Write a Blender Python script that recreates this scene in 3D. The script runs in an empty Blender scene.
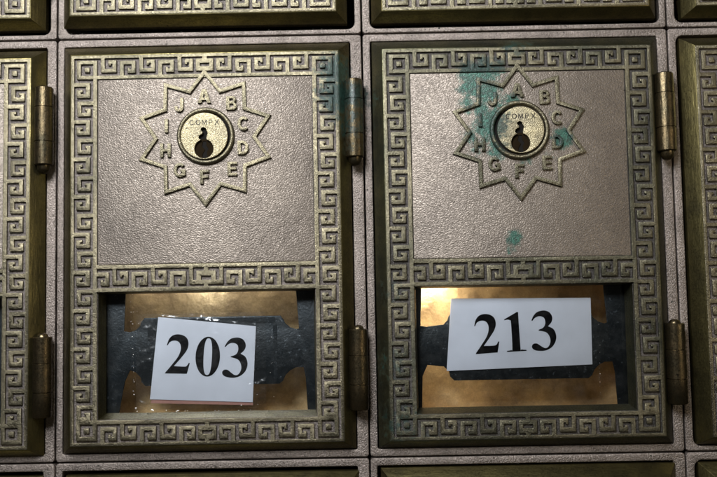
import bpy, bmesh, math, random
from mathutils import Vector, Matrix, Euler
random.seed(7)
S = 0.0003                      # one layout unit = 0.3 mm
CW, CH = 309.0, 423.0           # pitch of the mailbox units
C = bpy.context.scene.collection
sc = bpy.context.scene

# ------------------------------------------------------------------ helpers
def cv(u, v, w):                # u right, v down from the unit's top, w out of the wall
    return Vector((u*S, -w*S, (CH-v)*S))

def link(name, me, mats, parent=None):
    o = bpy.data.objects.new(name, me); C.objects.link(o)
    if not isinstance(mats, (list, tuple)): mats = [mats]
    if not me.materials:
        for m in mats: me.materials.append(m)
    if parent is not None: o.parent = parent
    return o

def tag(o, label=None, cat=None, group=None, kind=None):
    if label: o['label'] = label
    if cat: o['category'] = cat
    if group: o['group'] = group
    if kind: o['kind'] = kind
    return o

def smooth_by(me, ang=35):
    bm = bmesh.new(); bm.from_mesh(me)
    for f in bm.faces: f.smooth = True
    for e in bm.edges:
        if len(e.link_faces) == 2 and e.calc_face_angle(0) > math.radians(ang): e.smooth = False
        elif len(e.link_faces) != 2: e.smooth = False
    bm.to_mesh(me); bm.free()
    return me

def bm_mesh(bm, name='m', ang=35):
    bmesh.ops.recalc_face_normals(bm, faces=bm.faces)
    me = bpy.data.meshes.new(name); bm.to_mesh(me); bm.free()
    return smooth_by(me, ang)

def flat(outlines, w0, w1, bevel=0.0, res=1, ang=35, conv=cv):
    """outline(s) in (u, v), holes allowed, extruded from w0 to w1 with a rounded edge"""
    cu = bpy.data.curves.new('c', 'CURVE'); cu.dimensions = '2D'; cu.fill_mode = 'BOTH'
    for pts in outlines:
        sp = cu.splines.new('POLY'); sp.points.add(len(pts)-1)
        for p, q in zip(sp.points, pts): p.co = (q[0], -q[1], 0, 1)
        sp.use_cyclic_u = True
    cu.extrude = (w1-w0)/2 - bevel
    cu.bevel_depth = bevel; cu.bevel_resolution = res; cu.offset = -bevel
    ob = bpy.data.objects.new('c', cu)
    me = bpy.data.meshes.new_from_object(ob)
    wm = (w0+w1)/2
    for vt in me.vertices:
        x, y, z = vt.co
        vt.co = conv(x, -y, z+wm)
    me.materials.clear()
    bpy.data.objects.remove(ob); bpy.data.curves.remove(cu)
    bm = bmesh.new(); bm.from_mesh(me); bpy.data.meshes.remove(me)
    bmesh.ops.remove_doubles(bm, verts=bm.verts, dist=0.01*S)
    return bm_mesh(bm, 'flat', ang)

def rrect(x0, y0, x1, y1, r, n=5):
    pts = []
    for cx, cy, a in ((x1-r, y0+r, -90), (x1-r, y1-r, 0), (x0+r, y1-r, 90), (x0+r, y0+r, 180)):
        for k in range(n+1):
            t = math.radians(a+90*k/n); pts.append((cx+r*math.cos(t), cy+r*math.sin(t)))
    return pts

def circle(cx, cy, r, n=48):
    return [(cx+r*math.cos(2*math.pi*k/n), cy+r*math.sin(2*math.pi*k/n)) for k in range(n)]

def boxes(bm, x0, x1, v0, v1, w0, w1):
    vs = [bm.verts.new(cv(x, v, w)) for x in (x0, x1) for v in (v0, v1) for w in (w0, w1)]
    for f in ((0,1,3,2),(4,6,7,5),(0,4,5,1),(2,3,7,6),(0,2,6,4),(1,5,7,3)):
        bm.faces.new([vs[i] for i in f])

def catmull(pts, corners, n=6):
    out = []; N = len(pts)
    for i in range(N):
        p1, p2 = pts[i], pts[(i+1) % N]
        p0 = pts[i-1] if i not in corners else p1
        p3 = pts[(i+2) % N] if (i+1) % N not in corners else p2
        for k in range(n):
            t = k/n
            out.append(tuple(0.5*((2*p1[j])+(-p0[j]+p2[j])*t+(2*p0[j]-5*p1[j]+4*p2[j]-p3[j])*t*t+(-p0[j]+3*p1[j]-3*p2[j]+p3[j])*t**3) for j in (0, 1)))
    return out

# ------------------------------------------------------------------ materials
def N(nt, t, **kw):
    n = nt.nodes.new(t)
    for k, v in kw.items():
        if k.startswith('i_'): n.inputs[k[2:].replace('_', ' ')].default_value = v
        else: setattr(n, k, v)
    return n

# green corrosion, where it sits on the wall (u from the middle gap, v down from the row gap, radius, strength)
STAINS = [(-26,42,22,1.05),(-24,66,26,1.0),(-26,90,17,.6),(-8,68,22,1.05),(-10,95,20,.95),(-10,118,14,.7),(-12,30,14,.55),
          (106,44,15,1.1),(122,46,20,1.0),(134,42,14,.8),(108,60,16,1.0),(124,66,16,1.05),(118,84,15,.9),(127,98,21,1.2),(132,122,14,.9),(106,110,12,.8),(135,78,16,.7),
          (141,118,14,.7),(148,74,11,.9),(160,134,10,.7),(104,76,12,.8),(112,124,12,.6),(197,113,11,1.5),(190,90,8,.6),(146,211,9,1.3),(142,222,7,.8),(152,20,16,.75),(168,18,10,.6),(184,128,10,.5),
          (26,262,26,.45),(22,330,34,.5),(30,390,34,.55),(60,402,24,.4),(160,238,24,.35),(52,268,14,.5)]
def corrosion_group():
    g = bpy.data.node_groups.new('corrosion', 'ShaderNodeTree')
    g.interface.new_socket('Mask', in_out='OUTPUT', socket_type='NodeSocketFloat')
    g.interface.new_socket('Position', in_out='OUTPUT', socket_type='NodeSocketVector')
    go = g.nodes.new('NodeGroupOutput')
    geo = N(g, 'ShaderNodeNewGeometry')
    sc_ = N(g, 'ShaderNodeVectorMath', operation='SCALE'); sc_.inputs[3].default_value = 1/S
    g.links.new(geo.outputs['Position'], sc_.inputs[0])
    prev = None
    for u, v, r, s in STAINS:
        s *= 1.2
        d = N(g, 'ShaderNodeVectorMath', operation='DISTANCE'); g.links.new(sc_.outputs[0], d.inputs[0])
        d.inputs[1].default_value = (u, -10, -v)
        m = N(g, 'ShaderNodeMapRange'); m.inputs['From Min'].default_value = 0; m.inputs['From Max'].default_value = r*1.45
        m.inputs['To Min'].default_value = s; m.inputs['To Max'].default_value = 0
        g.links.new(d.outputs['Value'], m.inputs['Value'])
        if prev is None: prev = m.outputs[0]
        else:
            x = N(g, 'ShaderNodeMath', operation='MAXIMUM'); g.links.new(prev, x.inputs[0]); g.links.new(m.outputs[0], x.inputs[1]); prev = x.outputs[0]
    nz = N(g, 'ShaderNodeTexNoise'); nz.inputs['Scale'].default_value = 0.17; nz.inputs['Detail'].default_value = 9; nz.inputs['Roughness'].default_value = .68
    g.links.new(sc_.outputs[0], nz.inputs['Vector'])
    mm = N(g, 'ShaderNodeMath', operation='MULTIPLY_ADD'); mm.inputs[1].default_value = -1.9; g.links.new(nz.outputs['Fac'], mm.inputs[0]); g.links.new(prev, mm.inputs[2])
    mr = N(g, 'ShaderNodeMapRange', interpolation_type='SMOOTHSTEP'); mr.inputs['From Min'].default_value = -.62; mr.inputs['From Max'].default_value = -.08
    g.links.new(mm.outputs[0], mr.inputs['Value'])
    cut = N(g, 'ShaderNodeMath', operation='GREATER_THAN'); cut.inputs[1].default_value = .001; g.links.new(prev, cut.inputs[0])
    fin = N(g, 'ShaderNodeMath', operation='MULTIPLY'); g.links.new(mr.outputs[0], fin.inputs[0])
    soft = N(g, 'ShaderNodeMapRange'); soft.inputs['From Max'].default_value = .3; g.links.new(prev, soft.inputs['Value']); g.links.new(soft.outputs[0], fin.inputs[1])
    g.links.new(fin.outputs[0], go.inputs['Mask']); g.links.new(sc_.outputs[0], go.inputs['Position'])
    return g
CG = corrosion_group()

def metal(name, c1, c2, rough=.45, metallic=.85, bumps=((1.2, .3),), spots=0.0, teal=(.012,.048,.038), brushed=None, nscale=.05, teal_amt=1.0, voro=None, ndist=.6, spotcol=(.02,.017,.012,1)):
    m = bpy.data.materials.new(name); m.use_nodes = True; nt = m.node_tree
    b = nt.nodes['Principled BSDF']; L = nt.links.new
    cg = N(nt, 'ShaderNodeGroup'); cg.node_tree = CG
    pos = cg.outputs['Position']
    n1 = N(nt, 'ShaderNodeTexNoise'); n1.inputs['Scale'].default_value = nscale; n1.inputs['Detail'].default_value = 8; n1.inputs['Roughness'].default_value = .65
    L(pos, n1.inputs['Vector'])
    r1 = N(nt, 'ShaderNodeMapRange'); r1.inputs['From Min'].default_value = .35; r1.inputs['From Max'].default_value = .68; L(n1.outputs['Fac'], r1.inputs['Value'])
    mx = N(nt, 'ShaderNodeMix', data_type='RGBA'); mx.inputs['A'].default_value = (*c1, 1); mx.inputs['B'].default_value = (*c2, 1); L(r1.outputs[0], mx.inputs['Factor'])
    n2 = N(nt, 'ShaderNodeTexNoise'); n2.inputs['Scale'].default_value = .6; n2.inputs['Detail'].default_value = 4; L(pos, n2.inputs['Vector'])
    col = mx.outputs['Result']
    mul = N(nt, 'ShaderNodeMix', data_type='RGBA', blend_type='MULTIPLY'); mul.inputs['Factor'].default_value = ndist
    L(col, mul.inputs['A'])
    cr = N(nt, 'ShaderNodeValToRGB'); cr.color_ramp.elements[0].position = .3; cr.color_ramp.elements[0].color = (.35,.33,.3,1); cr.color_ramp.elements[1].position = .62
    L(n2.outputs['Fac'], cr.inputs['Fac']); L(cr.outputs['Color'], mul.inputs['B']); col = mul.outputs['Result']
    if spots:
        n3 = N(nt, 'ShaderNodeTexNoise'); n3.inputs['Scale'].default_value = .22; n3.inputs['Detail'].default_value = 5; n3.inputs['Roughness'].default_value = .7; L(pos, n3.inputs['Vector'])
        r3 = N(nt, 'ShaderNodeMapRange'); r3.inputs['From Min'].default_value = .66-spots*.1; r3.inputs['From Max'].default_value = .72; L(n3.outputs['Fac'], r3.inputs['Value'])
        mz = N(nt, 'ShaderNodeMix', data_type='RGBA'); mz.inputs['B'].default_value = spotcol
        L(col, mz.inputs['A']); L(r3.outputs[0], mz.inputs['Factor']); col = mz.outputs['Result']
    mt = N(nt, 'ShaderNodeMix', data_type='RGBA'); mt.inputs['B'].default_value = (*teal, 1); L(col, mt.inputs['A'])
    tm = N(nt, 'ShaderNodeMix', data_type='RGBA', blend_type='MULTIPLY'); tm.inputs['Factor'].default_value = .9; tm.inputs['A'].default_value = (*teal, 1)
    tn = N(nt, 'ShaderNodeTexNoise'); tn.inputs['Scale'].default_value = .35; tn.inputs['Detail'].default_value = 6; tn.inputs['Roughness'].default_value = .75; L(pos, tn.inputs['Vector'])
    tr_ = N(nt, 'ShaderNodeValToRGB'); tr_.color_ramp.elements[0].position = .42; tr_.color_ramp.elements[0].color = (.12,.16,.15,1); tr_.color_ramp.elements[1].position = .66
    L(tn.outputs['Fac'], tr_.inputs['Fac']); L(tr_.outputs['Color'], tm.inputs['B']); L(tm.outputs['Result'], mt.inputs['B'])
    ta = N(nt, 'ShaderNodeMath', operation='MULTIPLY'); ta.inputs[1].default_value = .92*teal_amt; L(cg.outputs['Mask'], ta.inputs[0]); L(ta.outputs[0], mt.inputs['Factor'])
    L(mt.outputs['Result'], b.inputs['Base Color'])
    mm = N(nt, 'ShaderNodeMapRange'); mm.inputs['To Min'].default_value = metallic; mm.inputs['To Max'].default_value = metallic*.25; L(ta.outputs[0], mm.inputs['Value']); L(mm.outputs[0], b.inputs['Metallic'])
    rr = N(nt, 'ShaderNodeMapRange'); rr.inputs['From Min'].default_value = .3; rr.inputs['From Max'].default_value = .7; rr.inputs['To Min'].default_value = rough+.12; rr.inputs['To Max'].default_value = rough-.08
    L(n2.outputs['Fac'], rr.inputs['Value']); L(rr.outputs[0], b.inputs['Roughness'])
    last = None
    for s, st in bumps:
        nb = N(nt, 'ShaderNodeTexNoise'); nb.inputs['Scale'].default_value = s; nb.inputs['Detail'].default_value = 3; nb.inputs['Roughness'].default_value = .6
        vec = pos
        if brushed:
            mp = N(nt, 'ShaderNodeMapping'); mp.inputs['Scale'].default_value = brushed; L(pos, mp.inputs['Vector']); vec = mp.outputs[0]
        L(vec, nb.inputs['Vector'])
        bp = N(nt, 'ShaderNodeBump'); bp.inputs['Strength'].default_value = 1; bp.inputs['Distance'].default_value = st*S; L(nb.outputs['Fac'], bp.inputs['Height'])
        if last: L(last, bp.inputs['Normal'])
        last = bp.outputs[0]
    if voro:
        nn = N(nt, 'ShaderNodeTexNoise'); nn.inputs['Scale'].default_value = .09; L(pos, nn.inputs['Vector'])
        sub = N(nt, 'ShaderNodeVectorMath', operation='MULTIPLY_ADD'); sub.inputs[1].default_value = (4, 0, 4); L(nn.outputs['Color'], sub.inputs[0]); L(pos, sub.inputs[2])
        mp = N(nt, 'ShaderNodeMapping'); mp.inputs['Scale'].default_value = (voro[0]*.78, voro[0], voro[0]*1.1); L(sub.outputs[0], mp.inputs['Vector'])
        vo = N(nt, 'ShaderNodeTexVoronoi', feature='SMOOTH_F1'); vo.inputs['Scale'].default_value = 1; vo.inputs['Smoothness'].default_value = .35; L(mp.outputs[0], vo.inputs['Vector'])
        bp = N(nt, 'ShaderNodeBump'); bp.invert = True; bp.inputs['Distance'].default_value = voro[1]*S; L(vo.outputs['Distance'], bp.inputs['Height'])
        L(last, bp.inputs['Normal']); last = bp.outputs[0]
    L(last, b.inputs['Normal'])
    return m

M = {}
M['relief'] = metal('worn_brass_relief', (.24,.207,.135), (.088,.08,.054), .36, .92, ((.35,.5),(1.4,.3)), spots=.3, ndist=.4, nscale=.02)
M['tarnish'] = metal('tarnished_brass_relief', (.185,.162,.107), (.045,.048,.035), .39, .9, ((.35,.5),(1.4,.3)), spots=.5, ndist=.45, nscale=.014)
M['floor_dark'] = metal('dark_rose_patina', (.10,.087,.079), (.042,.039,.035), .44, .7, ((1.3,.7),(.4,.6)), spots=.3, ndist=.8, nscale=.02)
M['floor'] = metal('grey_rose_patina', (.185,.158,.143), (.10,.087,.079), .44, .75, ((1.3,.7),(.4,.6)), spots=.2, ndist=.8)
M['panel'] = metal('pebbled_patina', (.245,.207,.172), (.165,.139,.117), .50, .78, ((1.1,.2),), spots=.25, voro=(.85, .36), nscale=.014, ndist=.45, teal=(.028,.125,.088))
M['bevel'] = metal('brushed_dark_brass', (0.1275, 0.1062, 0.0425), (0.0723, 0.0612, 0.0289), .38, .95, ((.5,.3),), spots=.25, brushed=(.15,1,.15), ndist=.5)
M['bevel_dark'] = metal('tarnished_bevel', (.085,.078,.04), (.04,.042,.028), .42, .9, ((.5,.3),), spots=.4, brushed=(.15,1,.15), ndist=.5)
M['frame'] = metal('rose_grey_cast_frame', (.325,.275,.243), (.19,.16,.14), .40, .86, ((.55,1.1),(1.6,.5)), spots=.85, nscale=.03, ndist=.55)
M['hinge'] = metal('hinge_bronze', (0.1305, 0.0952, 0.051), (0.0553, 0.0493, 0.0306), .31, .95, ((.25,.4),(1.5,.12)), spots=.3, brushed=(1,1,.25), ndist=.5, teal=(.008,.028,.023))
M['plug'] = metal('nickel_brass_lock_face', (0.50, 0.43, 0.265), (0.2904, 0.2552, 0.176), .40, .9, ((.9,.8),), spots=.3, ndist=.6)
M['keyhole'] = None
M['gold'] = metal('gold_sheet', (.74,.53,.27), (.20,.135,.07), .42, .5, ((.04,1.6),(.13,.5)), spots=0, ndist=.2, nscale=.02, teal_amt=0)
M['steel'] = metal('blued_steel', (0.0224, 0.0288, 0.0336), (0.0144, 0.0184, 0.0216), .38, .5, ((.4,.3),), teal_amt=0, ndist=.4, spots=.55, spotcol=(.16,.18,.2,1))  # pale spots: worn patches that also paint in the clip's highlights

def plain(name, col, rough=.6, metallic=0, noise=None):
    m = bpy.data.materials.new(name); m.use_nodes = True; nt = m.node_tree; b = nt.nodes['Principled BSDF']
    b.inputs['Specular IOR Level'].default_value = 0 if max(col) < .02 else .4; b.inputs['Roughness'].default_value = rough; b.inputs['Metallic'].default_value = metallic
    geo = N(nt, 'ShaderNodeNewGeometry'); nz = N(nt, 'ShaderNodeTexNoise'); nz.inputs['Scale'].default_value = (noise or .2)/S; nz.inputs['Detail'].default_value = 5
    nt.links.new(geo.outputs['Position'], nz.inputs['Vector'])
    cr = N(nt, 'ShaderNodeValToRGB'); cr.color_ramp.elements[0].position = .3; cr.color_ramp.elements[1].position = .7
    cr.color_ramp.elements[0].color = (*[c*.88 for c in col], 1); cr.color_ramp.elements[1].color = (*col, 1)
    nt.links.new(nz.outputs['Fac'], cr.inputs['Fac']); nt.links.new(cr.outputs[0], b.inputs['Base Color'])
    return m
M['black'] = plain('dark_recess', (.012,.011,.010), .9)
M['keyhole'] = plain('keyway_brown', (.013,.009,.005), .8)
M['wall'] = plain('dark_backing', (.02,.018,.016), .9)
M['paper'] = plain('white_paper', (.80,.82,.90), .7, 0, .03)
M['ink'] = plain('black_ink', (.006,.006,.007), .9)
M['pink'] = plain('faded_pink_card', (.50,.25,.20), .7)
M['engrave'] = plain('engraved_dark', (.02,.017,.014), .6, .4)
M['grime'] = plain('seam_grime', (.03,.027,.02), .8)
M['fleck'] = plain('pale_fleck', (.85,.83,.78), .3)

def clear(name, rough, bump, scale, tint=(.97,.98,.98), ior=1.5, haze=0.0, const=None):
    m = bpy.data.materials.new(name); m.use_nodes = True; nt = m.node_tree; nt.nodes.clear(); L = nt.links.new
    out = N(nt, 'ShaderNodeOutputMaterial'); mx = N(nt, 'ShaderNodeMixShader'); tr = N(nt, 'ShaderNodeBsdfTransparent'); gl = N(nt, 'ShaderNodeBsdfGlossy')
    tr.inputs['Color'].default_value = (*tint, 1); gl.inputs['Roughness'].default_value = rough
    geo = N(nt, 'ShaderNodeNewGeometry'); nz = N(nt, 'ShaderNodeTexNoise'); nz.inputs['Scale'].default_value = scale/S; nz.inputs['Detail'].default_value = 4
    L(geo.outputs['Position'], nz.inputs['Vector'])
    bp = N(nt, 'ShaderNodeBump'); bp.inputs['Distance'].default_value = bump*S; L(nz.outputs['Fac'], bp.inputs['Height']); L(bp.outputs[0], gl.inputs['Normal'])
    fr = N(nt, 'ShaderNodeFresnel'); fr.inputs['IOR'].default_value = ior; L(bp.outputs[0], fr.inputs['Normal'])
    if const is None: L(fr.outputs[0], mx.inputs[0])
    else: mx.inputs[0].default_value = const
    L(tr.outputs[0], mx.inputs[1]); L(gl.outputs[0], mx.inputs[2])
    res = mx.outputs[0]
    if haze:
        df = N(nt, 'ShaderNodeBsdfDiffuse'); df.inputs['Color'].default_value = (.75,.75,.72,1)
        n2 = N(nt, 'ShaderNodeTexNoise'); n2.inputs['Scale'].default_value = .08/S; n2.inputs['Detail'].default_value = 8; n2.inputs['Roughness'].default_value = .75; L(geo.outputs['Position'], n2.inputs['Vector'])
        mr = N(nt, 'ShaderNodeMapRange'); mr.inputs['From Min'].default_value = .45; mr.inputs['From Max'].default_value = .8; mr.inputs['To Max'].default_value = haze; L(n2.outputs['Fac'], mr.inputs['Value'])
        m2 = N(nt, 'ShaderNodeMixShader'); L(mr.outputs[0], m2.inputs[0]); L(res, m2.inputs[1]); L(df.outputs[0], m2.inputs[2]); res = m2.outputs[0]
    L(res, out.inputs['Surface'])
    return m
M['glass'] = clear('dusty_glass', .06, .15, .03, haze=.012)
M['film'] = clear('crinkled_film', .24, 2.0, .05, tint=(.98,.98,.98), haze=.0, const=.10)

# ------------------------------------------------------------------ greek key relief
R1, A, B, R2 = (0, 3.4), (5.5, 9.3), (14.2, 18.0), (20.9, 24.5)
def build_key():
    rects = []                                  # (u0, u1, v0, v1)
    def band(kind):
        if kind == 'top': f = lambda a, c: (a, 20.5+c)
        if kind == 'mid': f = lambda a, c: (a, 256.5-c*26.3/24.5)
        if kind == 'bot': f = lambda a, c: (a, 405.5-c*25/24.5)
        if kind == 'left': f = lambda a, c: (-133.5+c*26.5/24.5, a)
        if kind == 'right': f = lambda a, c: (133.5-c*26.5/24.5, a)
        return f
    def add(f, a0, a1, c0, c1):
        p, q = f(a0, c0), f(a1, c1)
        rects.append((min(p[0], q[0]), max(p[0], q[0]), min(p[1], q[1]), max(p[1], q[1])))
    def hook(f, a, s, outer, size=15.7):        # a = start, s = direction along the band
        k = size/15.7
        def ad(x0, x1, c0, c1):
            if not outer: c0, c1 = 24.5-.3-c1+.0, 24.5-.3-c0
            c0 = max(c0, 0); add(f, a+s*x0*k, a+s*x1*k, c0, min(c1, 24.5))
        ad(0, 4, 1.5, B[1]); ad(4, 15.7, B[0], B[1]); ad(11.7, 15.7, A[0], B[1]); ad(7.4, 11.9, A[0], A[1]); ad(7.4, 9.9, A[1], A[1]+1.7)
    for kind in ('top', 'mid', 'bot'):
        f = band(kind)
        w = 133.1 if kind != 'mid' else 108
        if kind == 'mid': add(f, -w, w, *R1)
        else: add(f, -w, w, .5, R1[1])
        add(f, -108, 108, R2[0], 24.5 if kind != 'bot' else 24.3)
        n, start, pitch = 5, 107-3.3-.2, 19.1
        if kind == 'mid': start, pitch = 111, 18.9
        for s in (-1, 1):
            for i in range(n):
                hook(f, s*(start-i*pitch), -s, i % 2 == 0)
            if kind == 'mid':
                add(f, s*12.7, s*16.7, A[0], 22); add(f, 0, s*14, A[0], A[1]); add(f, 0, s*9.5, B[0]-1, B[1]); add(f, s*5, s*9.5, A[0], B[1])
                add(f, 0, s*2.2, 1, A[1]); add(f, 0, s*2.2, B[0], 22)
            else:
                add(f, 0, s*8.7, A[0], A[1]+.8); add(f, 0, s*8.7, B[0]-.6, B[1]); add(f, s*4.8, s*8.7, A[0], B[1]); add(f, 0, s*2.2, 1, A[0]+1); add(f, 0, s*2.2, B[1]-1, 22)
        if kind != 'mid':                       # corner squares
            for s in (-1, 1):
                x0, x1 = sorted((s*127.2, s*107.0))
                add(f, x0, x1, 5.5, 9.3); add(f, x0, x1, 20.8, 24.4)
                add(f, x0, x0+3.9, 5.5, 24.4); add(f, x1-3.9, x1, 5.5, 24.4)
                add(f, (x0+x1)/2-2.6, (x0+x1)/2+2.6, 12.4, 17.4)
    for kind in ('left', 'right'):
        f = band(kind)
        add(f, 20.9, 405.1, .4, R1[1]); add(f, 41, 385, 20.9, 24.4)
        n = 18; pitch = 336.0/n
        for i in range(n):
            hook(f, 48.3+i*pitch, 1, i % 2 == 0, pitch-3.3)
    snap = lambda x: round(x*4)/4
    rects = [tuple(map(snap, r)) for r in rects]
    xs = sorted({r[0] for r in rects} | {r[1] for r in rects}); ys = sorted({r[2] for r in rects} | {r[3] for r in rects})
    xi = {x: i for i, x in enumerate(xs)}; yi = {y: i for i, y in enumerate(ys)}
    fill = set()
    for x0, x1, y0, y1 in rects:
        for i in range(xi[x0], xi[x1]):
            for j in range(yi[y0], yi[y1]): fill.add((i, j))
    bm = bmesh.new(); cache = {}
    wt, wb = 14.2, 11.5
    def V(i, j, w):
        k = (i, j, w)
        if k not in cache: cache[k] = bm.verts.new(cv(xs[i], ys[j], w))
        return cache[k]
    for i, j in fill:
        bm.faces.new((V(i, j, wt), V(i, j+1, wt), V(i+1, j+1, wt), V(i+1, j, wt)))
        for (di, dj, p, q) in ((-1, 0, (i, j), (i, j+1)), (1, 0, (i+1, j+1), (i+1, j)), (0, -1, (i+1, j), (i, j)), (0, 1, (i, j+1), (i+1, j+1))):
            if (i+di, j+dj) not in fill:
                bm.faces.new((V(*q, wt), V(*p, wt), V(*p, wb), V(*q, wb)))
    bmesh.ops.recalc_face_normals(bm, faces=bm.faces)
    bmesh.ops.dissolve_limit(bm, angle_limit=math.radians(1), verts=bm.verts, edges=bm.edges)
    es = [e for e in bm.edges if len(e.link_faces) == 2 and e.calc_face_angle(0) > .5]
    bmesh.ops.bevel(bm, geom=es, offset=.55*S, segments=2, affect='EDGES', profile=.5, clamp_overlap=True)
    me = bpy.data.meshes.new('key'); 
    bmesh.ops.triangulate(bm, faces=[f for f in bm.faces if len(f.verts) > 4])
    bm.to_mesh(me); bm.free()
    return smooth_by(me, 50)

def ring_mesh(rings, closed=True):
    """rings: (x0, v0, x1, v1, w, material index of the band that follows)"""
    bm = bmesh.new(); vr = []
    for x0, v0, x1, v1, w, mi in rings:
        vr.append([bm.verts.new(cv(*p)) for p in ((x0, v0, w), (x1, v0, w), (x1, v1, w), (x0, v1, w))])
    n = len(rings)
    for k in range(n if closed else n-1):
        a, b = vr[k], vr[(k+1) % n]
        for i in range(4):
            f = bm.faces.new((a[i], a[(i+1) % 4], b[(i+1) % 4], b[i])); f.material_index = rings[k][5]
    return bm

def door_plate():
    X = 144
    bm = ring_mesh([(-X, 9, X, 414, -8, 0), (-X, 9, X, 414, 0, 0), (-133.6, 20.2, 133.6, 405.8, 14, 0), (-133.0, 20.9, 133.0, 405.1, 14, 0),
                    (-133.0, 20.9, 133.0, 405.1, 11.8, 1), (-106.5, 256.9, 106.5, 380.2, 11.8, 0), (-104.2, 258.6, 104.2, 376.6, -4, 0), (-104.2, 258.6, 104.2, 376.6, -8, 0)])
    bmesh.ops.recalc_face_normals(bm, faces=bm.faces)
    es = [e for e in bm.edges if e.calc_face_angle(0) > .3]
    es = [e for e in es if all((abs(v.co.x) > 133.3*S) for v in e.verts)]
    bmesh.ops.bevel(bm, geom=es, offset=.7*S, segments=2, affect='EDGES', profile=.5)
    return bm_mesh(bm, 'plate', 20)

def frame_mesh(r, right, bottom, du=0):
    return flat([rrect(-153.8, .7, 153.8, 422.3, 3.0), rrect(-145-(1 if r > 3 else 0)+du, 8.2, right+du, bottom, r)], -80, 0, 1.1, 2)

def hinge_mesh(top):
    bm = bmesh.new(); n = 28
    y0, y1 = (49.5, 128) if top else (297, 375)
    prof = []
    if top: prof += [(y0, 0), (y0, 8.0), (y0+1, 8.9)]
    else: prof += [(y0-4, 0), (y0-3.6, 3), (y0-2, 5), (y0, 5.6), (y0, 8.3), (y0+1, 9.2)]
    h = (y1-y0)
    for k in (.26, .70) if top else (.33, .69):
        y = y0+h*k; prof += [(y-.6, 9.1 if k < .5 else 9.4), (y-.25, 8.5), (y+.25, 8.5), (y+.6, 9.4)]
    if top: prof += [(y1-1, 9.2), (y1, 8.3), (y1, 6.6), (y1+4, 6.2), (y1+7.5, 4.2), (y1+8.6, 1.5), (y1+8.7, 0)]
    else: prof += [(y1-1, 9.2), (y1, 8.4), (y1, 0)]
    ax, aw = 145.5, 10.5; rows = []
    for y, r in prof:
        rows.append([bm.verts.new(cv(ax+max(r, .01)*math.cos(2*math.pi*k/n), y, aw+max(r, .01)*math.sin(2*math.pi*k/n))) for k in range(n)])
    for a, b in zip(rows, rows[1:]):
        for k in range(n): bm.faces.new((a[k], a[(k+1) % n], b[(k+1) % n], b[k]))
    me = bm_mesh(bm, 'knuckle', 40)
    return me

def leaf_mesh(top):
    y0, y1 = (52, 126) if top else (299, 373)
    bm = bmesh.new(); h = y1-y0
    boxes(bm, 137.5, 145.5, y0, y0+h*.24, 1.5, 12.5); boxes(bm, 137.5, 145.5, y0+h*.71, y1, 1.5, 12.5)
    boxes(bm, 145.5, 152.6, y0+h*.3, y0+h*.67, -1, 11)
    bmesh.ops.recalc_face_normals(bm, faces=bm.faces)
    bmesh.ops.bevel(bm, geom=list(bm.edges), offset=.6*S, segments=2, affect='EDGES')
    return bm_mesh(bm, 'leaf')

# star emblem: measured tips and notches around its centre (local to door, centre at STC)
STC = (0.0, 105.8)
def star_mesh():
    tips = []
    for k in range(10):
        a = math.radians(-90+36*k); tips.append((66.0*math.cos(a), 66.0*math.sin(a)))
        b = math.radians(-90+36*k+18); tips.append((48.6*math.cos(b), 48.6*math.sin(b)))
    def off(d):
        out = []; n = len(tips)
        for i in range(n):
            p0, p1, p2 = map(Vector, (tips[i-1], tips[i], tips[(i+1) % n]))
            d1 = (p1-p0).normalized(); d2 = (p2-p1).normalized()
            n1 = Vector((-d1.y, d1.x)); n2 = Vector((-d2.y, d2.x)); b = (n1+n2).normalized()
            q = p1+b*d/max(.3, b.dot(n1)); out.append((q.x+STC[0], q.y+STC[1]))
        return out
    return flat([off(-1.9), off(1.9)], 11.9, 15.4, .6, 1)

LET = {'A': (-.5,-41.5), 'B': (26.5,-34), 'C': (38.3,-13.2), 'D': (37.4,10.8), 'E': (26.6,31.6), 'F': (-.8,39.2), 'G': (-25.2,32), 'H': (-39.2,12), 'I': (-38.2,-12.5), 'J': (-25.4,-33.2)}

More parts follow.
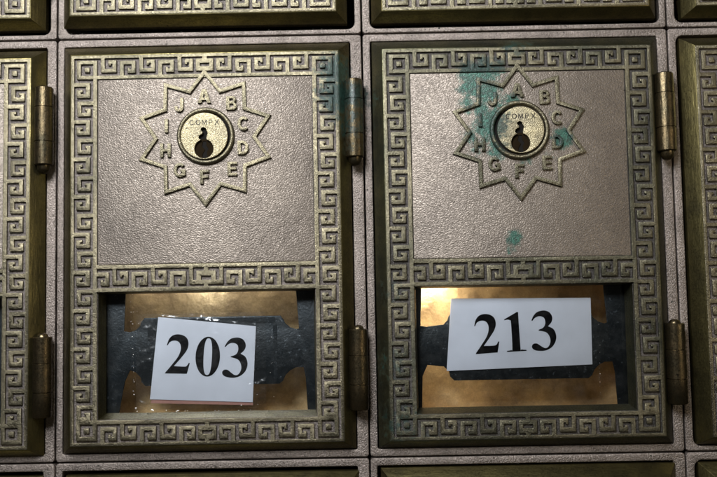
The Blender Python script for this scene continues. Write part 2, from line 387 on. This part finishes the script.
def arc(cx, cy, rx, ry, a0, a1, n=14):
    return [(cx+rx*math.cos(math.radians(a0+(a1-a0)*k/n)), cy+ry*math.sin(math.radians(a0+(a1-a0)*k/n))) for k in range(n+1)]
GL = {
 'A': [[(-1.75,-6.3),(1.75,-6.3),(5.5,6.3),(2.3,6.3),(1.5,3.7),(-1.5,3.7),(-2.3,6.3),(-5.5,6.3)], [(0,-3.0),(.95,1.4),(-.95,1.4)]],
 'B': [[(-4.4,-6.3),(.8,-6.3)]+arc(.8,-3.15,3.1,3.15,-80,60,8)+arc(1.0,2.9,3.5,3.4,-60,90,10)+[(-4.4,6.3)], [(-1.6,-4.1)]+arc(.4,-2.85,1.0,1.25,-90,90,6)+[(-1.6,-1.6)], [(-1.6,.7)]+arc(.6,2.4,1.2,1.7,-90,90,6)+[(-1.6,4.1)]],
 'C': [arc(0,0,5.0,6.5,-42,-318,26)+arc(0,0,2.3,3.8,-318,-42,22)],
 'D': [[(-4.4,-6.3)]+arc(-.2,0,4.9,6.3,-90,90,16)+[(-4.4,6.3)], [(-1.6,-3.8)]+arc(-.3,0,2.3,3.8,-90,90,12)+[(-1.6,3.8)]],
 'E': [[(-3.9,-6.3),(4.0,-6.3),(4.0,-3.8),(-1.1,-3.8),(-1.1,-1.4),(3.5,-1.4),(3.5,1.0),(-1.1,1.0),(-1.1,3.8),(4.1,3.8),(4.1,6.3),(-3.9,6.3)]],
 'F': [[(-3.7,-6.3),(4.0,-6.3),(4.0,-3.8),(-.9,-3.8),(-.9,-1.3),(3.3,-1.3),(3.3,1.1),(-.9,1.1),(-.9,6.3),(-3.7,6.3)]],
 'G': [arc(0,0,5.1,6.5,-40,-298,26)+[(4.9,4.7),(4.9,-.6),(.6,-.6),(.6,1.6),(2.2,1.6),(2.2,3.0)]+arc(0,0,2.4,3.9,-305,-45,20)],
 'H': [[(-4.5,-6.3),(-1.7,-6.3),(-1.7,-1.4),(1.7,-1.4),(1.7,-6.3),(4.5,-6.3),(4.5,6.3),(1.7,6.3),(1.7,1.2),(-1.7,1.2),(-1.7,6.3),(-4.5,6.3)]],
 'I': [[(-1.45,-6.3),(1.45,-6.3),(1.45,6.3),(-1.45,6.3)]],
 'J': [[(.8,-6.3),(3.7,-6.3),(3.7,2.2)]+arc(-.1,2.2,3.8,4.2,8,172,12)+[(-3.9,1.4),(-1.2,1.2)]+arc(-.15,2.3,1.0,1.6,170,10,8)],
 'c': [arc(0,0,5.2,6.4,-40,-320,26)+arc(0,0,3.2,4.4,-320,-40,22)],
 'o': [arc(0,0,5.6,6.4,0,352,28), arc(0,0,3.6,4.4,0,352,28)],
 'm': [[(-5.4,6.3),(-5.4,-6.3),(-3.7,-6.3),(0,2.2),(3.7,-6.3),(5.4,-6.3),(5.4,6.3),(3.9,6.3),(3.9,-2.6),(.65,5.2),(-.65,5.2),(-3.9,-2.6),(-3.9,6.3)]],
 'p': [[(-3.9,-6.3)]+arc(.6,-2.6,3.6,3.7,-90,90,12)+[(-2.3,1.1),(-2.3,6.3),(-3.9,6.3)], [(-2.3,-4.8)]+arc(.4,-2.6,2.2,2.2,-90,90,10)+[(-2.3,-.4)]],
 'x': [[(-5.2,-6.3),(-3.2,-6.3),(0,-1.4),(3.2,-6.3),(5.2,-6.3),(1.05,0),(5.2,6.3),(3.2,6.3),(0,1.4),(-3.2,6.3),(-5.2,6.3),(-1.05,0)]],
}
def letter(ch, u, v, k, w0, w1, bev, sx=1.0):
    return flat([[(u+a*k*sx, v+b*k) for a, b in ln] for ln in GL[ch]], w0, w1, bev, 1)
def word(chs, u, v, cap, adv, w0, w1):
    bm = bmesh.new()
    for i, ch in enumerate(chs):
        me = letter(ch, u+(i-(len(chs)-1)/2)*adv, v, cap/12.6, w0, w1, 0, 1.08); bm.from_mesh(me); bpy.data.meshes.remove(me)
    return bm_mesh(bm, 'word')

def lock_parts(ub, dx, ringr):
    """ring, plug with keyhole, keyway and engraving; centre of ring (ub, 104.2)"""
    cx, cy = ub, 104.2
    ring = bmesh.new(); n = 64
    prof = [(ringr, 11.5), (ringr, 14.6), (ringr-1.0, 16.4), (ringr-2.4, 17.0), (ringr-3.8, 16.4), (ringr-4.6, 14.5), (ringr-4.7, 5)]
    rows = [[ring.verts.new(cv(cx+r*math.cos(2*math.pi*k/n), cy+r*math.sin(2*math.pi*k/n), w)) for k in range(n)] for r, w in prof]
    for a, b in zip(rows, rows[1:]):
        for k in range(n): ring.faces.new((a[k], a[(k+1) % n], b[(k+1) % n], b[k]))
    prof2 = rows[-1]
    ring_me = bm_mesh(ring, 'ring', 50)
    px, py, r = cx+dx, cy+.2, 23.2
    # keyhole outline: round hole running up into a crooked slot
    hole = []
    hx, hy, hr = px-.4, py+13.0, 9.3
    for k in range(0, 33):
        t = math.radians(-90+18+ (360-36)*k/32); hole.append((hx+hr*math.cos(t), hy+hr*math.sin(t)))
    slot0 = [(-3.2,-9.2),(-5.0,-11.5),(-4.4,-14.2),(-1.4,-16.4),(-1.0,-18.6),(-2.8,-21.0),(-2.4,-23.2),(-.4,-24.2),(1.7,-22.8),(2.4,-20.0),(3.6,-17.4),(2.8,-14.4),(2.2,-11.2),(2.8,-9.0)]
    slot = [(a*1.05, -9+(b+9)*.82) for a, b in slot0]
    hole += [(hx+a, hy+b) for a, b in slot]
    plug_me = flat([circle(px, py, r, 64), hole], 12.9, 16.6, .6, 2)
    disc = [(hx-1.4,hy-8),(hx-2.6,hy-3),(hx+.6,hy+.5),(hx-1.6,hy+4),(hx-2.5,hy+9),(hx+3.2,hy+9),(hx+2.4,hy+3),(hx+4,hy-.5),(hx+1.8,hy-4),(hx+2,hy-8)]
    way_me = flat([circle(hx, hy, hr+1.2, 40), disc], 12.9, 13.7, .2, 1)
    txt_me = word('compx', px+.2, py-13.4, 5.1, 6.2, 16.5, 16.68)
    return ring_me, plug_me, way_me, txt_me

# ------------------------------------------------------------------ clip, compartment
def clip_mesh(Lp=0):
    # H-shaped blued steel card clip seen through the window
    P = []
    L_, R_, T_, Bt = -72.5, 70.5, 283, 351
    nt_, nb = 297, 335
    P += [(-124, 252), (-88+Lp, 252), (-90+Lp, 296)]
    P += [(-84+Lp, nt_), (-78, nt_-2), (-74, nt_-6), (L_, T_+4), (L_+3, T_), (R_-3, T_), (R_, T_+4), (R_+2, nt_-6), (R_+7, nt_-2), (R_+13, nt_)]
    P += [(86, 296), (83, 252), (124, 252), (124, 388), (94, 388), (92, 345)]
    P += [(90, nb), (R_+12, nb), (R_+6, nb+3), (R_+1, nb+8), (R_-1, Bt-3), (R_-5, Bt), (L_+4, Bt), (L_, Bt-4), (L_-1, nb+7), (L_-6, nb+2), (-84+Lp, nb), (-89+Lp, 346), (-97+Lp*.4, 388), (-124, 388)]
    return flat([P], -13.5, -11.5, .6, 1)

def clip_tabs():
    bm = bmesh.new()
    boxes(bm, -60, 62, 284.5, 290, -11.6, -10.9)
    boxes(bm, -66, -58, 292, 306, -11.6, -11.0); boxes(bm, 60, 64, 292, 346, -11.6, -10.9)
    bmesh.ops.recalc_face_normals(bm, faces=bm.faces)
    bmesh.ops.bevel(bm, geom=list(bm.edges), offset=.5*S, segments=2, affect='EDGES')
    return bm_mesh(bm, 'tabs')

def compartment_mesh():
    bm = bmesh.new()
    x0, x1, v0, v1, w0, w1 = -122, 122, 246, 392, -60, -9
    boxes(bm, x0, x1, v0, v1, w0-1, w0)
    boxes(bm, x0, x0+1, v0, v1, w0+.02, w1); boxes(bm, x1-1, x1, v0, v1, w0+.02, w1)
    boxes(bm, x0+1.02, x1-1.02, v0, v0+1, w0+.02, w1); boxes(bm, x0+1.02, x1-1.02, v1-1, v1, w0+.02, w1)
    return bm_mesh(bm, 'comp')

# ------------------------------------------------------------------ mailbox prototype
def empty(name, loc):
    o = bpy.data.objects.new(name, None); C.objects.link(o); o.location = loc; o.empty_display_size = .01
    return o

frame_sharp = frame_mesh(1.6, 145, 414.9)
frame_round = frame_mesh(7, 147.5, 417.5); frame_round.materials.append(M['frame'])
def make_mailbox():
    root = empty('mailbox', (0, 0, 0))
    link('frame', frame_sharp, M['frame'], root)
    door = link('door', door_plate(), [M['bevel'], M['floor']], root)
    link('greek_key_border', build_key(), M['relief'], door)
    link('textured_panel', flat([rrect(-106.3, 45.4, 106.3, 229.8, 1)], 11.0, 12.6, .5, 1), M['panel'], door)
    link('star_emblem', star_mesh_, M['relief'], door)
    for ch, (x, y) in LET.items():
        link('letter', letter_me[ch], M['relief'], door)
    link('window_pane', flat([rrect(-106, 254, 106, 380, 1)], -8.9, -8.3), M['glass'], door)
    lk = link('lock', lockm[0], M['relief'], root)
    link('lock_cylinder', lockm[1], M['plug'], lk); link('keyway', lockm[2], M['keyhole'], lk); link('engraved_lettering', lockm[3], M['engrave'], lk)
    for top in (True, False):
        h = link('hinge', hinge_mesh(top), M['hinge'], root); link('hinge_leaf', leaf_mesh(top), M['hinge'], h)
    link('keyhole_shade', flat([circle(.4, 104.4, 24, 48)], 12.75, 12.95), M['black'], lk)  # black disc standing in for the shade down the keyhole
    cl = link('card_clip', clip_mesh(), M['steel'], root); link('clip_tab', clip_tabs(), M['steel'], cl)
    link('compartment', compartment_mesh(), M['gold'], root)
    return root

star_mesh_ = star_mesh()
letter_me = {ch: letter(ch, STC[0]+x, STC[1]+y, 1.10, 11.9, 15.4, .32, 1.09) for ch, (x, y) in LET.items()}
lockm = lock_parts(0.4, -1.0, 28.6)

def copy_tree(o, parent=None):
    c = o.copy(); C.objects.link(c); c.parent = parent
    for ch in list(o.children): copy_tree(ch, c)
    return c

proto = make_mailbox()
U = {}
spec = {  # (col,row): door du, dv, tilt(deg), round opening, label
    (1,1): (-2.2, 0, -.12, False, 'weathered brass mailbox whose window shows the number 203'),
    (2,1): (-1.2, 0, .10, False, 'brass mailbox with teal corrosion around its lock and the number 213'),
    (0,1): (-.4, 2, .05, False, 'brass mailbox cut off by the left edge, next to the one numbered 203'),
    (3,1): (.6, 2, .0, True, 'brass mailbox cut off by the right edge, next to the one numbered 213'),
    (0,0): (-1, -1, .0, True, 'brass mailbox in the upper left corner, only its lower right corner in view'),
    (1,0): (-4, -2, .15, True, 'brass mailbox directly above the one numbered 203, only its lower edge in view'),
    (2,0): (-.5, -1, .05, True, 'brass mailbox directly above the one numbered 213, only its lower edge in view'),
    (3,0): (4, 0, .0, True, 'brass mailbox in the upper right corner, only its lower left corner in view'),
    (0,2): (0, 3, .0, False, 'brass mailbox in the lower left corner, only its top rim in view'),
    (1,2): (0, 3, .0, False, 'brass mailbox directly below the one numbered 203, only its top rim in view'),
    (2,2): (0, 1, .0, False, 'brass mailbox directly below the one numbered 213, only its top rim in view'),
    (3,2): (1, 1, .0, True, 'brass mailbox in the lower right corner, only its top rim in view'),
}
for k, (du, dv, tilt, rnd, lab) in spec.items():
    o = proto if k == (1,1) else copy_tree(proto)
    o.location = ((-463.5+k[0]*CW)*S, 0, -(k[1])*CH*S)
    tag(o, lab, 'mailbox', 'mailboxes in the wall of boxes')
    U[k] = o
    for ch in o.children:
        kind = ch.name.split('.')[0]
        if kind == 'frame' and rnd: ch.data = frame_round
        elif kind == 'frame' and du: ch.data = frame_mesh(1.6, 144.8, 414.9, du); ch.data.materials.append(M['frame'])
        if kind in ('door', 'lock', 'hinge'):
            ch.location = (du*S, 0, -dv*S)
        if kind in ('hinge',): ch.location = (0, 0, -dv*S)
        if kind == 'door': ch.rotation_euler = (0, math.radians(tilt*.4), 0)
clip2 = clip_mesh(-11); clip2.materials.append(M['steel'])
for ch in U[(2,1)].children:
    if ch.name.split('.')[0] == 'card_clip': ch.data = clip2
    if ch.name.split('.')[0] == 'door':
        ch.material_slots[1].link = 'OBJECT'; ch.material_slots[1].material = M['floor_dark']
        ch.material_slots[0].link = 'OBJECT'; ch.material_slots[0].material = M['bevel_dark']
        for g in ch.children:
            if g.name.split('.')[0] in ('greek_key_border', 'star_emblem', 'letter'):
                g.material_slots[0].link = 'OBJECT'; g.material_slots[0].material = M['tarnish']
# the lock of the corroded box sits a little differently: bigger ring, plug to the right
lk2 = lock_parts(.8, .9, 29.6)
for ch in U[(2,1)].children:
    if ch.name.split('.')[0] == 'lock':
        ch.data = lk2[0]; lk2[0].materials.append(M['relief'])
        for g in ch.children:
            if g.name.startswith('keyhole_shade'): continue
            i = {'lock_cylinder': 1, 'keyway': 2, 'engraved_lettering': 3}[g.name.split('.')[0]]
            g.data = lk2[i]; lk2[i].materials.append((None, M['plug'], M['keyhole'], M['engrave'])[i])

# ------------------------------------------------------------------ number cards
k_ = 7.547
G2 = [(72,157),(85,110),(110,80),(150,68),(195,75),(225,100),(235,140),(225,185),(190,240),(140,308),(215,306),(236,299),(250,275),(258,277),(243,358),(78,368),(80,360),(130,290),(165,235),(180,185),(175,145),(155,122),(125,118),(95,130),(78,158)]
C2 = {0,9,12,13,14,15,16,24}
G1 = [(300,115),(400,60),(408,62),(418,328),(426,342),(462,346),(463,354),(315,359),(316,351),(347,346),(357,330),(352,140),(345,124),(330,117),(303,121)]
C1 = {0,1,2,5,6,7,8,14}
G3 = [(503,125),(520,90),(550,61),(600,51),(640,65),(661,100),(655,138),(627,170),(667,192),(686,237),(680,285),(650,328),(600,352),(545,353),(510,340),(501,318),(514,300),(540,298),(566,315),(600,333),(626,322),(642,285),(635,245),(610,215),(555,201),(556,195),(590,180),(606,152),(605,120),(590,100),(560,94),(530,106),(511,128)]
C3 = {0,7,24,25,32}
def glyph(ch):
    if ch == '0':
        out = [(117*math.cos(t)/9.54, 189*math.sin(t)/9.54) for t in [2*math.pi*k/48 for k in range(48)]]
        inn = []
        for k in range(48):
            t = 2*math.pi*k/48; c, s = math.cos(t), math.sin(t)
            inn.append((math.copysign(abs(c)**.75, c)*40/9.54, math.copysign(abs(s)**.8, s)*174/9.54))
        return [out, inn]
    P, K = {'1': (G1, C1), '2': (G2, C2), '3': (G3, C3)}[ch]
    P = catmull(P, K)
    if ch in '13': base = math.radians(2.3)
    else: base = math.radians(2.3)
    xs = [p[0] for p in P]; ys = [p[1] for p in P]; mx, my = (min(xs)+max(xs))/2, (min(ys)+max(ys))/2
    out = []
    for x, y in P:
        x, y = (x-mx)/k_, (y-my)/k_
        out.append((x*math.cos(base)-y*math.sin(base), x*math.sin(base)+y*math.cos(base)))
    return [out]

def number_card(quad, w, digits, ang, label, dlabel):
    bx = sum(p[0] for p in quad)/4; by = max(p[1] for p in quad)
    base = Vector((bx*S, -w*S, -by*S))
    conv = lambda u, v, ww: Vector((u*S, -ww*S, -v*S)) - base
    o = link('number_card', flat([quad], w, w+.6, 0, conv=conv), M['paper']); o.location = base
    tag(o, label, 'number card', 'number cards behind the windows')
    a = math.radians(ang)
    for ch, x, y in digits:
        g = [[(x+p*math.cos(a)-q*math.sin(a), y+p*math.sin(a)+q*math.cos(a)) for p, q in ln] for ln in glyph(ch)]
        d = link('digit', flat(g, w+.55, w+.72, 0, conv=conv), M['ink'], o)
        d['label'] = 'bold black serif numeral '+ch
    return o
# plane coordinates: u from the middle gap, v down from the row gap
card1 = number_card([(-209.5,282.3),(-111.5,293.2),(-115.5,368.5),(-218,363.8)], -10.2,
    [('2', -189.5, 319.8), ('0', -160.0, 322.6), ('3', -132.0, 324.2)], 3.2,
    'tilted white card printed 203 in bold black serif numerals, behind crinkled clear film', None)
card2 = number_card([(84.6,269.3),(224.4,271.0),(223.8,337.3),(78.4,341.2)], -10.2,
    [('2', 119.4, 305.2), ('1', 147.8, 303.6), ('3', 176.4, 303.0)], -2.3,
    'wide white card printed 213 in bold black serif numerals, tilted slightly upward to the right', None)

def flecks(pts, w, conv, rnd, hh=.5):
    bm = bmesh.new()
    for u, v, sz in pts:
        sz *= .72
        a = rnd.uniform(0, 6.28); n = rnd.choice((4, 5, 6)); st = rnd.uniform(.35, 1)
        ring = []
        for k in range(n):
            t = a+2*math.pi*k/n; rr = sz*rnd.uniform(.5, 1.1)
            ring.append((u+rr*math.cos(t), v+rr*st*math.sin(t)))
        lo = [bm.verts.new(conv(x, y, w)) for x, y in ring]; hi = bm.verts.new(conv(u, v, w+sz*hh))
        bm.faces.new(lo)
        for k in range(n): bm.faces.new((lo[k], lo[(k+1) % n], hi))
    return bm_mesh(bm, 'flecks', 20)
def line(rnd, x0, y0, x1, y1, n, j, s0, s1):
    n = int(n*.6)
    return [(x0+(x1-x0)*t+rnd.gauss(0, j), y0+(y1-y0)*t+rnd.gauss(0, j*.5), rnd.uniform(s0, s1)) for t in [rnd.random() for _ in range(n)]]
rn = random.Random(3)
loc = lambda u, v, w: cv(u, v, w)
for key, P in (((1,1), line(rn, -80, 259, -76, 374, 46, .5, .25, .75)+line(rn, -80, 259, -70, 290, 10, 2.5, .3, .9)+line(rn, -78, 375.0, 66, 376.2, 26, .6, .4, 1.3)+line(rn, -104, 259.5, 100, 259.5, 22, .4, .3, .8)+line(rn, 45, 300, 46, 372, 16, 1.2, .3, .6)+line(rn, 60, 300, 62, 372, 12, 1.2, .2, .5)+[(-75,372,1.6),(-59,374,2),(-58,374.5,1.6),(30,371,1.3)]),
               ((2,1), line(rn, 79, 262, 77, 372, 34, .4, .2, .6)+line(rn, -93, 262, 60, 261, 16, .8, .2, .6))):
    for ch in U[key].children:
        if ch.name.split('.')[0] == 'door':
            g = link('glint_flecks', flecks(P, -8.2, loc, rn), M['fleck'], ch); g['kind'] = 'stuff'  # pale flecks modelled as glints along the film and glass edges
FOLDS = [(-229,330,-219,326,2.6,1.8),(-118,352,-104,348,2.4,1.8),(-226,318,-214,313,1.8,1.6),(-168,279,-160,300,2.4,1.4),(-158,284,-149,318,2.0,1.5),(-176,283,-150,287,2.2,1.2),(-228,292,-212,296,3.2,1.6),(-226,302,-214,306,2.2,1.2),(-150,300,-142,312,1.8,1.2),(-206,282,-112,292,1.2,.9),(-112,292,-112,350,1.3,.9),(-128,372,-112,356,1.6,1.3),(-210,352,-190,371,1.6,.8),(-228,366,-218,372,1.6,1.4)]
for key, o in U.items():
    if key[1] == 0 and key[0] in (0, 3): continue
    rg = random.Random(key[0]*10+key[1]); P = []
    for _ in range(90):
        e = rg.random(); q = rg.choice((0, 1, 1)); d = abs(rg.gauss(0, 1.0))
        out = (152.4-d) if q else (146.8+d*.5)
        sz = rg.choice((.3,.4,.5,.7,1.0,1.5))*rg.uniform(.6, 1.2)
        side = rg.choice('lrtbb')
        if side in 'lr': P.append(((-1 if side == 'l' else 1)*out, 4+414*e, sz))
        else: P.append((-150+300*e, (2.6+d if q else 6.6-d*.3) if side == 't' else (420.4-d if q else 416.8+d*.3), sz))
    fr = [c for c in o.children if c.name.startswith('frame')][0]
    link('seam_grime', flecks(P, .03, cv, rg, .06), M['grime'], fr)['kind'] = 'stuff'
def film(card, x0, y0, x1, y1, w, amp, nx=150, ny=110):
    base = card.location.copy(); from mathutils import noise
    bm = bmesh.new(); rows = []
    for j in range(ny+1):
        row = []
        for i in range(nx+1):
            x = x0+(x1-x0)*i/nx; y = y0+(y1-y0)*j/ny
            d = amp*(noise.noise((x*.035, y*.02, 3))+.45*noise.noise((x*.12, y*.05, 9)))+amp*.35*abs(noise.noise((x*.05+y*.03, y*.04-x*.02, 20)))
            for ax, ay, bx, by, wd, ht in FOLDS:
                L2 = (bx-ax)**2+(by-ay)**2; t = max(0, min(1, ((x-ax)*(bx-ax)+(y-ay)*(by-ay))/L2))
                q = math.hypot(x-ax-t*(bx-ax), y-ay-t*(by-ay))
                d += ht*math.exp(-(q/wd)**2)*(.6+.8*noise.noise((x*.2, y*.2, 1)))
            row.append(bm.verts.new(Vector((x*S, -(w+d*.5)*S, -y*S))-base))
        rows.append(row)
    for a, b in zip(rows, rows[1:]):
        for i in range(nx): bm.faces.new((a[i], a[i+1], b[i+1], b[i]))
    f = link('clear_film', bm_mesh(bm, 'film', 60), M['film'], card)
    return f
film(card1, -232, 279, -102, 374, -9.25, .35)
b1 = card1.location.copy()
link('backing_card', flat([[(-205,300),(-120,300),(-115.2,371.5),(-217.3,367.8)]], -11.2, -10.6, 0, conv=lambda u, v, w: Vector((u*S, -w*S, -v*S))-b1), M['pink'], card1)

# ------------------------------------------------------------------ backing wall
bm = bmesh.new(); n = 1
vs = [bm.verts.new((x*S, 90*S, z*S)) for x, z in ((-900,-1400),(900,-1400),(900,900),(-900,900))]
bm.faces.new(vs)
wall = link('wall', bm_mesh(bm, 'wall'), M['wall']); tag(wall, 'dark backing seen in the narrow gaps between the mailboxes', 'wall', kind='structure')

# ------------------------------------------------------------------ light
def area(name, loc, target, size, power, col, sy=None):
    l = bpy.data.lights.new(name, 'AREA'); l.energy = power; l.color = col; l.size = size*S
    if sy: l.shape = 'RECTANGLE'; l.size_y = sy*S
    o = bpy.data.objects.new(name, l); C.objects.link(o)
    p = Vector(loc)*S; o.location = p
    o.rotation_euler = (Vector(target)*S-p).to_track_quat('-Z', 'Y').to_euler()
    return o
k = area('key_lamp', (-360, -940, 450), (-60, 0, -180), 500, 2.9, (.93,.96,1.0))
area('box_fill', (-165, 17, -251.5), (-160, 60, -320), 170, .0030, (1,.95,.88), 5)  # added fill hidden above the window, brightens the gold sheet
area('box_fill', (-172, 20, -251.5), (-172, 60, -285), 20, .0014, (.85,.93,1), 4)  # added narrow fill, draws the pale streak on the gold sheet
area('side_fill', (1050, -900, -150), (0, 0, -200), 350, .25, (1,.86,.62))  # added warm fill, gives right-facing bevels and hinges a gold edge
area('box_fill', (66, 17, -251.5), (72, 60, -310), 40, .016, (1,.88,.70), 5)  # added fill hidden above the other window, brightens its left side

w = bpy.data.worlds.new('World'); sc.world = w; w.use_nodes = True
nt = w.node_tree; bg = nt.nodes['Background']; bg.inputs[1].default_value = .032
tc = nt.nodes.new('ShaderNodeTexCoord'); sx = nt.nodes.new('ShaderNodeSeparateXYZ'); cr = nt.nodes.new('ShaderNodeValToRGB')
nt.links.new(tc.outputs['Generated'], sx.inputs[0]); mr = nt.nodes.new('ShaderNodeMapRange'); mr.inputs['From Min'].default_value = -1
nt.links.new(sx.outputs['Z'], mr.inputs['Value']); nt.links.new(mr.outputs[0], cr.inputs['Fac']); nt.links.new(cr.outputs[0], bg.inputs[0])
e = cr.color_ramp.elements; e[0].position = .0; e[0].color = (1.0,.85,.5,1); e[1].position = .8; e[1].color = (.75,.75,.75,1)
x = cr.color_ramp.elements.new(.35); x.color = (.55,.5,.42,1)

# ------------------------------------------------------------------ camera (fitted to the photograph)
cam = bpy.data.cameras.new('camera'); co = bpy.data.objects.new('camera', cam); C.objects.link(co)
cam.sensor_width = 36; cam.lens = 850/717*36; cam.clip_start = .005; cam.clip_end = 50
p, yw, r = 0.06791496717326927, 0.0041344879468413675, -0.018713027856577847
Rm = Matrix.Rotation(yw, 3, 'Y') @ Matrix.Rotation(p, 3, 'X') @ Matrix.Rotation(r, 3, 'Z')
Q = Matrix(((1,0,0),(0,0,-1),(0,1,0)))      # wall axes (right, up, out) to world
co.matrix_world = Matrix.Translation(Vector((-3.5366815549797406, -845.7075946123534, -265.2972149915803))*S) @ (Q @ Rm).to_4x4()
sc.camera = co
sc.render.engine = 'CYCLES'
sc.view_settings.view_transform = 'Standard'; sc.view_settings.look = 'None'; sc.view_settings.exposure = 0; sc.view_settings.gamma = 1
